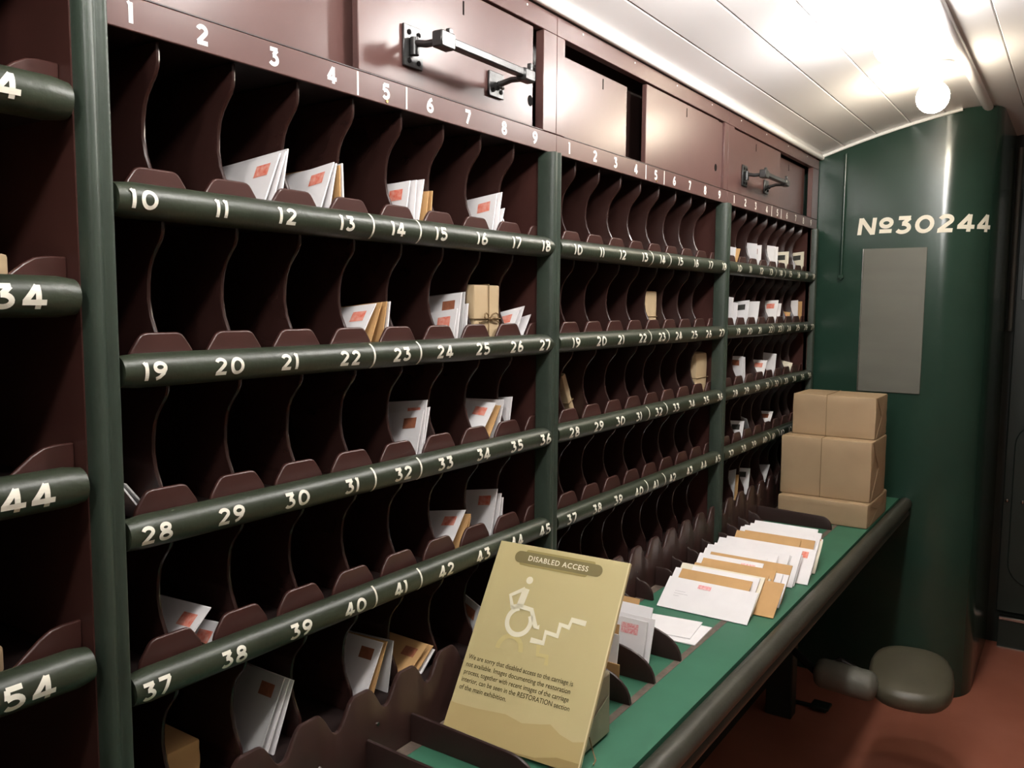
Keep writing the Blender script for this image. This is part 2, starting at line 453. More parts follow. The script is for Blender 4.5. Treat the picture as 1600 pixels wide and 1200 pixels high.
def rail_mesh(x0, x1, r, seed):
    rg = random.Random(seed); n = 40; pts, rad = [], []
    for i in range(n + 1):
        t = i / n; x = x0 + (x1 - x0) * t
        e = min(x - x0, x1 - x)
        taper = 1 - .12 * max(0, 1 - e / .012) ** 2
        pts.append((x, RY, 0)); rad.append(r * taper * (1 + rg.uniform(-.008, .008)))
    me = tube_mesh('rail', pts, rad, M_RAIL, 28)
    for v in me.vertices:                       # leather carried back under the shelf edge
        if v.co.y > RY and v.co.z < 0: v.co.y = RY + (v.co.y - RY) * 2.2
    return me

def on_rail(xc, zc, r):
    def f(a, b, h=0.):
        th = b / r; q = r + .0004 + h
        return Vector((xc + a, RY - q * math.cos(th), zc + q * math.sin(th)))
    return f

def post(parent, xc, wdt, z0, z1, m=M_POST):
    # padded upright: two soft lobes with a seam
    prof = []
    hw = wdt / 2
    for i in range(25):
        t = i / 24; x = -hw + wdt * t
        e = min(1, (hw - abs(x)) / (hw * .45)); yy = -.024 * math.sqrt(max(0, 1 - (1 - e) ** 2))
        yy += .0035 * math.exp(-((x - hw * .05) / .004) ** 2)
        prof.append((xc + x, yy + .006))
    prof += [(xc + hw, .018), (xc - hw, .018)]
    v_, f_ = polyext(prof, lambda a, b, h: (a, b, h), z0, z1)
    return place('post', mkmesh('post', v_, f_, m, True), parent)

def front_board(parent, x0, x1, off):
    top, val = Z0 - .5125, Z0 - .553
    edge = []
    n = int((x1 - x0) / .004)
    for i in range(n + 1):
        x = x0 + (x1 - x0) * i / n
        d = abs((x - off - TABX0 + .010 + PITCH / 2) % PITCH - PITCH / 2)
        t = min(1, max(0, (d - .012) / .038)); t = t * t * (3 - 2 * t)
        edge.append((x, top - (top - val) * (t ** 1.25)))
    base = [(e[0], DESK + .0005) for e in edge]
    return place('front_board', plate_mesh('front_board', edge, base, .010, lambda a, b, c: (a, c, b), M_BOARD), parent)

def screws(parent, pts, y, m=M_BRASS, r=.0022):
    for (x, z) in pts:
        v_, f_ = polyext(arc(0, 0, r, r, 0, 324, 9), lambda a, b, h: (x + a, y + h, z + b), 0, -.0012)
        place('screw', mkmesh('screw', v_, f_, m), parent)

PAINTED = {   # photo columns of the painted numbers, fascia first, then the four rails
 'B': ([203, 315, 427, 518, 602, 671, 730, 787, 835], [225, 346, 449, 542, 622, 689, 753, 807, 853], [242, 358, 453, 547, 628, 695, 754, 807, 851], [245, 361, 464, 550, 630, 696, 755, 807, 852], [245, 366, 470, 555, 626, 697, 755, 807, 851]),
 'C': ([889, 929, 961, 993, 1024, 1053, 1077, 1101, 1123.5], [903, 940.5, 973, 1007.5, 1035, 1063, 1087.5, 1110.5, 1131.5], [900, 939.5, 970, 1004, 1034, 1060, 1084.5, 1107, 1127.5], [897, 935, 969, 998, 1029, 1056, 1080.5, 1103, 1124.5], [893, 932.5, 965.5, 998, 1024, 1050.5, 1077, 1099, 1121]),
 'D': ([1146.5, 1164, 1180, 1197.5, 1214, 1229, 1242.5, 1254.7, 1266.5], [1155.5, 1172.5, 1189.7, 1204.8, 1220, 1234.8, 1247.8, 1260, 1271], [1153.5, 1171, 1187, 1204, 1218.5, 1232.5, 1246, 1258.5, 1269], [1148.5, 1166, 1183, 1198.5, 1213, 1228, 1240.8, 1253.5, 1264.5], [1142, 1161.5, 1177.5, 1194.5, 1208, 1222, 1234, 1246, 1257])}
frames = {}
def build_frame(key):
    U = UNITS[key]; off = U['off']; wr = U['wr']; wl = U['wl']
    xl = wl[1] if wl else {'C': 1.006, 'D': 1.964}[key]; xr = wr[0]
    root = thing('pigeonhole_rack', LABELS[key], 'mail rack', ((xl + xr) / 2, .13, DESK)); frames[key] = root
    zt = Z0 + .406
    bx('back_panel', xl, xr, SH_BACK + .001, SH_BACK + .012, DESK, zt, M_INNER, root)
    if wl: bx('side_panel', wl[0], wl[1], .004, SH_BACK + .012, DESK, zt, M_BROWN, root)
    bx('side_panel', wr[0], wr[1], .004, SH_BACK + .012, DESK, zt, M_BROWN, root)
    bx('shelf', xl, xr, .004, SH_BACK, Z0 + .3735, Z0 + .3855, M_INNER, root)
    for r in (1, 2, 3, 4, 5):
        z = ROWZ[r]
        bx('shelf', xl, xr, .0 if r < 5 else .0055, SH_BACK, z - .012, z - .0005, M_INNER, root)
        for k in range(1, 9):
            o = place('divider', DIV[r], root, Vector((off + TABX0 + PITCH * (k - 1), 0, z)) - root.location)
        if r < 5:
            for k in range(1, 10):
                xx = off + TABX0 - .001 + PITCH * (k - 1)
                h = k == 9
                o = place('tab', TABH if h else TAB, root, Vector((min(xx, xr) if h else xx, 0, z)) - root.location)
                if k % 3 == 1 and not h:
                    pass
            rail = place('rail', rail_mesh(xl + .0003 if not wl else wl[0], xr + .004, RR, ord(key) * 10 + r), root)
            rail.location = Vector((0, 0, z)) - root.location
            first = 1 + 9 * r
            for k in range(9):
                n = first + k; jx = rnd.uniform(-.004, .004)
                # number positions as painted
                xc = min(x_of(PAINTED[key][r][k], z), xr - .022)
                v_, f_ = glyphs(str(n), .0212, .215, on_rail(xc, 0, RR), jit=.02, wide=1.26)
                o = bpy.data.objects.new('numeral', flatmesh('numeral', v_, f_, M_NUM)); link(o, rail)
            for k in (4, 5):
                xb = off + .105 * k + .047
                v_, f_ = [], []
                ribbon([(0, -.022 + .044 * i / 12) for i in range(13)], .0035, on_rail(xb, 0, RR), v_, f_)
                o = bpy.data.objects.new('dividing_mark', flatmesh('dividing_mark', v_, f_, M_NUM)); link(o, rail)
    fb = front_board(root, xl, xr, off)
    # fascia with numbers 1-9
    fx0 = {'B': .0775, 'C': 1.0058, 'D': 1.9638}[key]; fx1 = {'B': 1.0052, 'C': 1.9632, 'D': 2.95}[key]
    fz0, fz1 = Z0 + .3715, Z0 + .4085
    fas = bx('fascia', fx0, fx1, -.001, .0035, fz0, fz1, M_FASC, root, .0012, 2)
    fl = -Vector(root.location)
    for k in range(9):
        xc = x_of(PAINTED[key][0][k], Z0 + .3905, 0.)
        v_, f_ = glyphs(str(k + 1), .0225, .235, lambda a, b, h=0.: Vector((xc + a, -.0014 - h, Z0 + .3905 + b)), jit=.01, wide=1.12)
        o = bpy.data.objects.new('numeral', flatmesh('numeral', v_, f_, M_NUMW)); link(o, fas)
    for k in (4, 5):
        xb = off + .105 * k + .036
        bm_ = mkmesh('dividing_mark', boxv(xb - .0016, xb + .0016, -.0016, -.0011, fz0 + .002, fz1 - .002), BOXF, M_NUMW)
        o = bpy.data.objects.new('dividing_mark', bm_); link(o, fas)
    screws(root, [(off + .105 * 5 - .008, fz0 + .005)], -.001)
    # posts
    if key == 'B':
        post(root, .987, .036, DESK + .001, fz0 - .0005)
    if key == 'C': post(root, 1.945, .036, DESK + .001, fz0 - .0005)
    if key == 'D': post(root, 2.910, .024, DESK + .001, fz0 - .0005)
    # small nail heads on the scalloped board
    screws(root, [(xl + .09 + .31 * i, DESK + .062) for i in range(3)], -.005, M_STEEL, .003)
for key in 'BCD': build_frame(key)

# frame A (only its right end shows)
ra = thing('pigeonhole_rack', LABELS['A'], 'mail rack', (-.2, .13, DESK)); frames['A'] = ra
AX0, AX1 = -.62, .0395
post(ra, .0585, .036, DESK + .001, 2.012)
bx('back_panel', AX0, AX1, SH_BACK + .001, SH_BACK + .012, DESK + .001, 2.0, M_INNER, ra)
bx('side_panel', AX1, AX1 + .0055, .0, SH_BACK + .012, DESK + .001, 2.0, M_BROWN, ra)
bx('side_panel', AX0 - .012, AX0, .0, SH_BACK + .012, DESK + .001, 2.0, M_BROWN, ra)
AROW = {14: 1.862, 24: 1.662, 34: 1.462, 44: 1.262, 54: 1.0633}
def atab(xc, z, half=False):
    P = [(-.075, -.014), (-.073, .012), (-.060, .022), (-.045, .034), (-.033, .0405), (-.02, .0425)]
    poly = P + ([(0, .0425), (0, -.014)] if half else [(-a, b) for a, b in reversed(P)])
    v_, f_ = polyext(poly, lambda a, b, h: (xc + a, h, z + b), .0215, .0275)
    place('tab', bevmesh('tab', v_, f_, M_BROWN, .0018, 2), ra)
ADIV = divider_mesh(.188)
for n, z in AROW.items():
    bx('shelf', AX0, AX1, 0, SH_BACK, z - .012, z - .0005, M_INNER, ra)
    rail = place('rail', rail_mesh(AX0 + .004, AX1 - .008, .0215, n), ra); rail.location = Vector((0, 0, z)) - ra.location
    atab(AX1 - .0005, z, True)
    for j, xd in enumerate((-.16, -.36)):
        atab(xd, z); place('divider', ADIV, ra, Vector((xd, 0, z)) - ra.location)
    for j, xc in enumerate((-.032, -.235)):
        v_, f_ = glyphs(str(n - j), .0252, .225, on_rail(xc + {24: -.016, 54: -.008}.get(n, 0.), 0, .0215), jit=.02, wide=1.38)
        o = bpy.data.objects.new('numeral', flatmesh('numeral', v_, f_, M_NUM)); link(o, rail)

# ------------------------------------------------------------------ overhead lockers
LZ0, LZ1 = Z0 + .4095, 2.0135
def keyhole(parent, x, z, y):
    bx('keyhole', x - .0018, x + .0018, y - .0009, y - .0002, z - .011, z + .011, M_HOLE, parent)
def disc(name, parent, x, z, y, r, m):
    v_, f_ = polyext(arc(0, 0, r, r * 1.15, 0, 345, 23), lambda a, b, h: (x + a, y + h, z + b), 0, -.0008)
    return place(name, mkmesh(name, v_, f_, m), parent)

def bracket(root, x0, x1, xa, xb, zc):
    br = bpy.data.objects.new('bracket', None); link(br, root); br.location = Vector((x0, 0, zc)) - root.location
    def sub_(name, me): o = bpy.data.objects.new(name, me); link(o, br); o.location = -Vector((x0, 0, zc)); return o
    yd = .003
    sub_('plate', bevmesh('plate', boxv(x0, x0 + .045, yd - .004, yd, zc - .031, zc + .031), BOXF, M_IRON, .001, 1))
    sub_('plate', bevmesh('plate', boxv(xb - .045, xb, yd - .004, yd, zc - .031, zc + .012), BOXF, M_IRON, .001, 1))
    for (px, pz) in ((x0 + .012, zc + .02), (x0 + .034, zc + .02), (x0 + .012, zc - .022), (x0 + .034, zc - .022), (xb - .034, zc - .02), (xb - .010, zc - .02)):
        v_, f_ = polyext(arc(0, 0, .004, .004, 0, 330, 11), lambda a, b, h: (px + a, yd - .004 + h, pz + b), 0, -.0015)
        sub_('bolt', mkmesh('bolt', v_, f_, M_HOLE))
    yb_ = -.058; z1 = zc + .001
    sub_('hinge', tube_mesh('hinge', [(x0 + .018, yd - .010, zc - .014), (x0 + .018, yd - .010, zc + .012)], .007, M_IRON, 12))
    sub_('arm', tube_mesh('arm', [(x0 + .018, yd - .010, zc + .004), (x0 + .018, -.03, z1 - .002), (x0 + .024, yb_, z1)], .0055, M_IRON, 10))
    sub_('block', bevmesh('block', boxv(x0 + .008, x0 + .042, yb_ - .010, yb_ + .010, z1 - .012, z1 + .012), BOXF, M_IRON, .002, 1))
    sub_('peg', bevmesh('peg', boxv(x0 + .034, x0 + .042, yb_ - .004, yb_ + .004, z1 + .012, z1 + .021), BOXF, M_IRON, .001, 1))
    sub_('bar', bevmesh('bar', boxv(x0 + .042, xa, yb_ - .008, yb_ + .008, z1 - .006, z1 + .007), BOXF, M_IRON, .002, 1))
    sub_('block', bevmesh('block', boxv(xa, xa + .034, yb_ - .010, yb_ + .010, z1 - .012, z1 + .009), BOXF, M_IRON, .003, 1))
    sub_('peg', bevmesh('peg', boxv(xa + .026, xa + .034, yb_ - .004, yb_ + .004, z1 + .009, z1 + .022), BOXF, M_IRON, .001, 1))
    sub_('stay', tube_mesh('stay', [(xb - .022, yd - .004, zc - .010), (xb - .020, -.03, zc - .004), (xb - .018, yb_, z1 - .006)], .005, M_IRON, 10))
    sub_('hook', tube_mesh('hook', [(xb - .026, yd - .008, zc - .005), (xb - .020, yd - .012, zc - .014), (xb - .010, yd - .008, zc - .013)], .0035, M_IRON, 8))

def locker(key, x0, x1, sl, sr, doors, label):
    """sl/sr: widths of end stiles inside x0..x1; doors: (xa, xb, z0, z1, y, keyhole x, hole x)"""
    root = thing('overhead_locker', label, 'locker', ((x0 + x1) / 2, .1, LZ0))
    bx('top_rail', x0, x1, 0., .018, 1.9770, LZ1, M_FASC, root, .001, 1)
    screws(root, [(x0 + .10 + .24 * i, LZ1 - .009) for i in range(4)], 0., M_TRIM, .002)
    bx('bottom_rail', x0 + sl, x1 - sr, .0005, .05, LZ0, LZ0 + .0015, M_DARK, root)
    if sl: bx('stile', x0, x0 + sl, 0., .018, LZ0 + .0005, 1.9768, M_FASC, root, .001, 1)
    if sr: bx('stile', x1 - sr, x1, 0., .018, LZ0 + .0005, 1.9768, M_FASC, root, .001, 1)
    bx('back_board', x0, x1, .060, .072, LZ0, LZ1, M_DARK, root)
    for (xa, xb, z0, z1, y, kx, kz, hx, hz) in doors:
        d = bx('door', xa, xb, y, y + .012, z0, z1, M_FASC, root, .0015, 2)
        d2 = bpy.data.objects.new('keyhole', mkmesh('keyhole', boxv(kx - .0018, kx + .0018, y - .0006, y - .0001, kz - .011, kz + .011), BOXF, M_HOLE)); link(d2, d)
        if hx:
            v_, f_ = polyext(arc(0, 0, .0085, .010, 0, 345, 23), lambda a, b, h: (hx + a, y + h, hz + b), 0, -.0006)
            d3 = bpy.data.objects.new('finger_hole', mkmesh('finger_hole', v_, f_, M_HOLE)); link(d3, d)
    return root
zb = LZ0 + .002
lb = locker('B', .0775, 1.0052, .012, .0485, [(.092, .500, zb, 1.974, .030, .30, 1.946, None, 0), (.463, .926, zb, 1.974, .004, .7106, 1.946, .917, 1.837)],
            'maroon overhead locker with a large black iron bracket on its door')
bracket(lb, .556, .822, .790, .824, 1.850)
lc = locker('C', 1.0058, 1.9632, .031, .0335, [(1.039, 1.334, zb, 1.951, .012, 1.218, 1.932, None, 0), (1.418, 1.890, zb, 1.974, .003, 1.660, 1.953, 1.874, 1.843)],
            'maroon overhead locker with sliding doors left ajar and no bracket')
bx('slide_stop', 1.8905, 1.929, .006, .018, zb, 1.974, M_FASC, lc, .001, 1)
ld = locker('D', 1.9638, 2.954, .047, .085, [(2.012, 2.476, zb, 1.974, .004, 2.22, 1.95, None, 0), (2.44, 2.866, zb, 1.974, .030, 2.66, 1.95, None, 0)],
            'maroon overhead locker with a small iron bracket beside the green bulkhead')
bracket(ld, 2.09, 2.34, 2.31, 2.345, 1.850)

# ------------------------------------------------------------------ desk
desk = thing('sorting_desk', 'long green topped sorting desk with a padded olive front edge', 'desk', (1.2, -.17, 0))
DX0, DX1 = -.3, XE - .002
bx('top', DX0, DX1, -.340, -.006, DESK - .022, DESK, M_DESK, desk)
bx('inlay_strip', DX0, DX1, -.2475, -.2335, DESK, DESK + .0006, M_STRIP, desk)
bx('inlay_strip', DX0, DX1, -.030, -.0065, DESK, DESK + .0006, M_STRIP, desk)
pts = [(DX0 + (DX1 - DX0) * i / 60, -.363, DESK - .017) for i in range(61)]
place('padded_edge', tube_mesh('padded_edge', pts, [.0225 * (1 + rnd.uniform(-.01, .01)) for _ in pts], M_EDGE, 20), desk)
place('lower_bead', tube_mesh('lower_bead', [(DX0, -.364, DESK - .052), (DX1, -.364, DESK - .052)], .0145, M_EDGE, 14), desk)
bx('apron', DX0, DX1, -.352, -.334, DESK - .066, DESK - .0225, M_BLACKG, desk)
for lx in (1.0, 2.52):
    bx('leg', lx - .03, lx + .03, -.10, -.008, 0.0, DESK - .0225, M_BLACKG, desk, .004)
def fin(x, length, h=.047, rr=.05, slope=.006):
    ys = -.0195 if min(abs(x - .987), abs(x - 1.945), abs(x - .0585)) < .024 else -.0062
    length -= (-.0062 - ys); n = 8; r2 = min(rr, length * .8)
    edge = [(ys, DESK + .0008 + h)]
    for i in range(1, 6): edge.append((ys - (length - r2) * i / 5, DESK + .0008 + h - slope * i / 5))
    ht = h - slope
    for i in range(1, n + 1):
        a = math.pi / 2 * i / n
        edge.append((ys - (length - r2) - r2 * math.sin(a), DESK + .0008 + ht * max(.02, math.cos(a) ** .8)))
    base = [(e[0], DESK + .0007) for e in edge]
    return place('desk_divider', plate_mesh('desk_divider', edge, base, .0075, lambda a, b, c: (x + c, a, b), M_DARK), desk)
for x in (.46, .564, .881, .985, 1.11, 1.517, 1.93, 2.335):
    if .8 < x < 1.2: fin(x, .240, .066, .115, .002)
    elif 1.2 < x < 2.2: fin(x, .056, .047, .03, 0.)
    else: fin(x, .240, rr=.035 if x > 2.2 else .055)
for x in (.20, .25, .36, 1.225, 1.30, 1.403, 1.62, 1.725, 1.83, 2.04, 2.14, 2.24): fin(x, .045, .050, .04)

# ------------------------------------------------------------------ mail in the pigeonholes
FRAME_TXT = {'B': 'the rack with the bow-tied parcel', 'D': 'the rack by the bulkhead'}
ONES = 'zero one two three four five six seven eight nine ten eleven twelve thirteen fourteen fifteen sixteen seventeen eighteen nineteen'.split()
def numword(n):
    if n < 20: return ONES[n]
    t_ = {2: 'twenty', 3: 'thirty', 4: 'forty'}[n // 10]
    return t_ + ('-' + ONES[n % 10] if n % 10 else '')
ORD = ['', 'second ', 'third ', 'fourth ', 'fifth ']
SEEN = {}
COLN = {M_WHITE: 'white', M_TAN: 'manila', M_CREAM: 'cream', M_GREYP: 'grey'}
STN = {M_RED: 'red-stamped', M_PINK: 'pink-postmarked', M_BROWNS: 'brown-stamped', M_BLACKS: 'dark-stamped', None: 'plain'}
DIVX = {'B': [.0835] + [TABX0 + PITCH * k for k in range(8)] + [.978]}
DIVX['C'] = [1.006] + [.958 + TABX0 + PITCH * k for k in range(8)] + [1.936]
DIVX['D'] = [1.964] + [1.926 + TABX0 + PITCH * k for k in range(8)] + [2.898]

def slab(p00, p10, p11, p01, off):
    a = [p00, p10, p11, p01]; return [Vector(p) for p in a] + [Vector(p) + off for p in a]

def envelope(key, row, T, B, K, m=M_WHITE, stamp=M_RED, L=.19, yf=.0275, th=.0025, sp=(.012, .040, .012, .030)):
    zs = ROWZ[row] + .0006
    T3 = onp(*T, 1, yf); B3 = onp(*B, 1, yf)
    # column from front mid point, kept clear of the dividers
    dn = (B3 - T3); dn.normalize()
    if dn.z > -.5: dn = Vector((dn.x, 0, -.6)).normalized()
    n = dn.cross(Vector((0, 1, 0))).normalized()
    K3 = onplane(*K, T3, n)
    td = (K3 - T3).normalized()
    if td.y < 0: td = -td
    td = Vector((td.x * .4, max(td.y, .75), max(-.6, min(.35, td.z)))).normalized()
    def down(p, ex=0): return p + dn * ((p.z - zs) / -dn.z)
    xs = DIVX[key]; xm = T3.x * .6 + B3.x * .4
    c = max([i for i in range(9) if xs[i] <= xm] or [0])
    lo, hi = xs[c] + .0045, xs[c + 1] - .0045 - th
    def clampx(p): return Vector((min(max(p.x, lo), hi), p.y, p.z))
    Lb = min(L, .255 - yf)
    Bk = T3 + td * Lb
    tops = [T3, Bk]
    if Bk.z < zs + .012:
        t = (T3.z - zs - .012) / (T3.z - Bk.z); Bk = T3 + (Bk - T3) * t
    vv = [clampx(p) for p in (T3, Bk, down(Bk), down(T3))]
    vv = [Vector((p.x, max(p.y, yf), p.z)) for p in vv]
    num = 9 * row + c + 1
    slot = 'in slot %s' % numword(num) if row < 5 else 'in the bottom slot below %s' % numword(37 + c)
    base = '%s %s letter %s of %s' % (STN[stamp], COLN[m], slot, FRAME_TXT[key])
    SEEN[base] = SEEN.get(base, 0) + 1
    lab = ORD[SEEN[base] - 1] + base
    th_v = Vector((th, 0, 0))
    o = mk('envelope', slab(*vv, th_v), BOXF, m)
    tag(o, lab, 'envelope', 'letters in the pigeonholes of ' + FRAME_TXT[key])
    if stamp:
        t1 = (vv[1] - vv[0]).normalized(); d1 = (vv[3] - vv[0]).normalized(); nn = Vector((-.0005, 0, 0))
        a, b, c_, d = sp
        q = [vv[0] + t1 * s + d1 * t + nn for s, t in ((a, c_), (b, c_), (b, d), (a, d))]
        st_ = bpy.data.objects.new('stamp', flatmesh('stamp', q, [(0, 1, 2, 3)], stamp)); link(st_, o)
    return o

W, TN, CR_, GR = M_WHITE, M_TAN, M_CREAM, M_GREYP
MAIL = [
 # frame B ---------------------------------------------------------------
 ('B', 1, (437, 239), (412, 316), (350, 264), W, M_RED), ('B', 1, (446, 236), (424, 318), (380, 252), W, None), ('B', 1, (453, 233), (438, 318), (390, 250), W, None),
 ('B', 1, (521, 253), (500, 326), (456, 273), W, M_RED), ('B', 1, (525, 255), (514, 326), (470, 268), W, None), ('B', 1, (530, 258), (531, 330), (505, 262), TN, None), ('B', 1, (534, 255), (543, 310), (512, 262), W, None),
 ('B', 1, (640, 282), (634, 330), (606, 288), W, M_RED), ('B', 1, (650, 281), (646, 345), (612, 287), W, None), ('B', 1, (662, 280), (653, 347), (625, 285), W, None), ('B', 1, (669, 299), (664, 350), (660, 300), TN, M_BROWNS), ('B', 1, (675, 298), (672, 345), (664, 299), TN, None),
 ('B', 1, (776, 302), (770, 350), (731, 314), W, M_RED), ('B', 1, (784, 300), (776, 360), (745, 309), W, None), ('B', 1, (788, 325), (780, 362), (770, 329), W, None),
 ('B', 2, (587, 474), (566, 522), (537, 480), W, M_RED), ('B', 2, (596, 472), (580, 528), (570, 475), TN, None), ('B', 2, (604, 471), (596, 530), (580, 474), TN, None), ('B', 2, (609, 471), (604, 525), (590, 474), W, None),
 ('B', 2, (721, 457), (716, 505), (671, 464), W, M_BROWNS), ('B', 2, (726, 456), (722, 515), (700, 459), GR, None), ('B', 2, (714, 482), (708, 528), (680, 487), W, M_RED), ('B', 2, (731, 474), (727, 530), (710, 478), W, None),
 ('B', 2, (812, 480), (800, 512), (783, 487), W, M_RED), ('B', 2, (819, 478), (808, 515), (795, 484), W, None), ('B', 2, (829, 491), (819, 517), (812, 496), W, None),
 ('B', 3, (667, 625), (660, 690), (608, 628), W, M_RED), ('B', 3, (662, 640), (652, 698), (624, 644), W, M_BROWNS), ('B', 3, (671, 636), (661, 702), (640, 640), W, None),
 ('B', 3, (774, 630), (752, 668), (730, 624), W, M_RED), ('B', 3, (782, 634), (768, 672), (760, 632), TN, None), ('B', 3, (792, 624), (778, 680), (745, 622), W, M_BLACKS), ('B', 3, (800, 620), (788, 680), (770, 621), W, None),
 ('B', 4, (328, 950), (300, 990), (255, 933), W, M_RED), ('B', 4, (350, 975), (334, 1006), (308, 967), W, M_RED, .07, .032),
 ('B', 4, (727, 797), (706, 848), (676, 799), W, M_RED), ('B', 4, (736, 803), (718, 856), (722, 803), TN, None), ('B', 4, (741, 805), (726, 856), (730, 805), TN, None),
 ('B', 4, (777, 764), (768, 825), (730, 766), W, M_RED), ('B', 4, (783, 771), (775, 836), (760, 772), W, None), ('B', 4, (790, 776), (781, 838), (770, 777), W, None),
 ('B', 5, (444, 1060), (414, 1150), (395, 1042), GR, M_BROWNS), ('B', 5, (452, 1062), (422, 1160), (410, 1046), W, M_RED), ('B', 5, (458, 1064), (432, 1160), (430, 1054), W, None),
 ('B', 5, (598, 1005), (575, 1075), (545, 990), W, M_BROWNS), ('B', 5, (604, 1003), (585, 1075), (560, 992), TN, None), ('B', 5, (614, 1002), (606, 1070), (580, 994), GR, None),
 ('B', 5, (668, 1008), (640, 1040), (618, 992), TN, M_BROWNS), ('B', 5, (676, 1010), (655, 1044), (640, 998), TN, None), ('B', 5, (684, 1013), (660, 1044), (655, 1002), W, None),
 ('B', 5, (752, 950), (745, 975), (733, 930), GR, M_BROWNS),
 # frame D ---------------------------------------------------------------
 ('D', 1, (1159, 389), (1153, 408), (1145, 388), TN, None), ('D', 1, (1150, 387), (1148, 405), (1145, 386), W, None),
 ('D', 1, (1190, 383), (1188, 414), (1166, 384), W, M_BROWNS), ('D', 1, (1183, 381), (1182, 410), (1165, 379), W, None),
 ('D', 1, (1216, 386), (1214, 414), (1196, 384), W, None), ('D', 1, (1211, 385), (1209, 412), (1196, 383), W, None),
 ('D', 1, (1233, 393), (1231, 420), (1217, 394), CR_, M_BLACKS), ('D', 1, (1261, 394), (1256, 424), (1238, 397), CR_, M_BLACKS),
 ('D', 2, (1146, 465), (1143, 498), (1140, 464), W, None), ('D', 2, (1153, 473), (1150, 505), (1142, 472), W, None),
 ('D', 2, (1171, 469), (1168, 498), (1162, 470), W, M_BLACKS), ('D', 2, (1189, 471), (1184, 500), (1172, 471), W, None),
 ('D', 2, (1218, 469), (1213, 500), (1193, 470), W, M_RED), ('D', 2, (1221, 474), (1215, 503), (1206, 474), W, None),
 ('D', 2, (1247, 469), (1246, 500), (1232, 470), W, None), ('D', 2, (1254, 471), (1253, 503), (1247, 471), TN, None), ('D', 2, (1235, 488), (1233, 496), (1226, 487), TN, M_RED),
 ('D', 3, (1161, 557), (1160, 595), (1140, 556), W, M_BROWNS), ('D', 3, (1164, 558), (1164, 598), (1152, 557), W, None),
 ('D', 3, (1200, 563), (1194, 584), (1174, 561), W, M_RED), ('D', 3, (1214, 553), (1210, 586), (1190, 550), W, None), ('D', 3, (1240, 567), (1236, 578), (1223, 562), CR_, None),
 ('D', 4, (1163, 658), (1159, 683), (1137, 657), W, M_BLACKS), ('D', 4, (1166, 655), (1172, 676), (1155, 651), GR, None), ('D', 4, (1208, 643), (1201, 666), (1186, 642), W, M_BROWNS),
 ('D', 5, (1154, 742), (1152, 772), (1134, 742), TN, M_BROWNS), ('D', 5, (1150, 733), (1147, 760), (1134, 737), GR, None), ('D', 5, (1172, 732), (1169, 763), (1153, 731), W, M_BLACKS), ('D', 5, (1203, 726), (1196, 747), (1184, 726), GR, None),
]
for e in MAIL: envelope(*e)

# letter seen at the left end of the row numbered 28
for i, (dx, dz, mm, tx) in enumerate(((0, 0, M_WHITE, 'white'), (.010, -.006, M_GREYP, 'grey'))):
    z = ROWZ[3]
    vv = [Vector((.090 + dx, .030, z + .058 + dz)), Vector((.090 + dx, .21, z + .058 + dz)), Vector((.130 + dx, .21, z + .0008)), Vector((.130 + dx, .030, z + .0008))]
    o = mk('envelope', slab(*vv, Vector((-.0015, 0, -.0018)) if False else Vector((.0025, 0, 0.0))), BOXF, mm)
    tag(o, '%s letter slumped against the post above number 28' % tx, 'envelope')
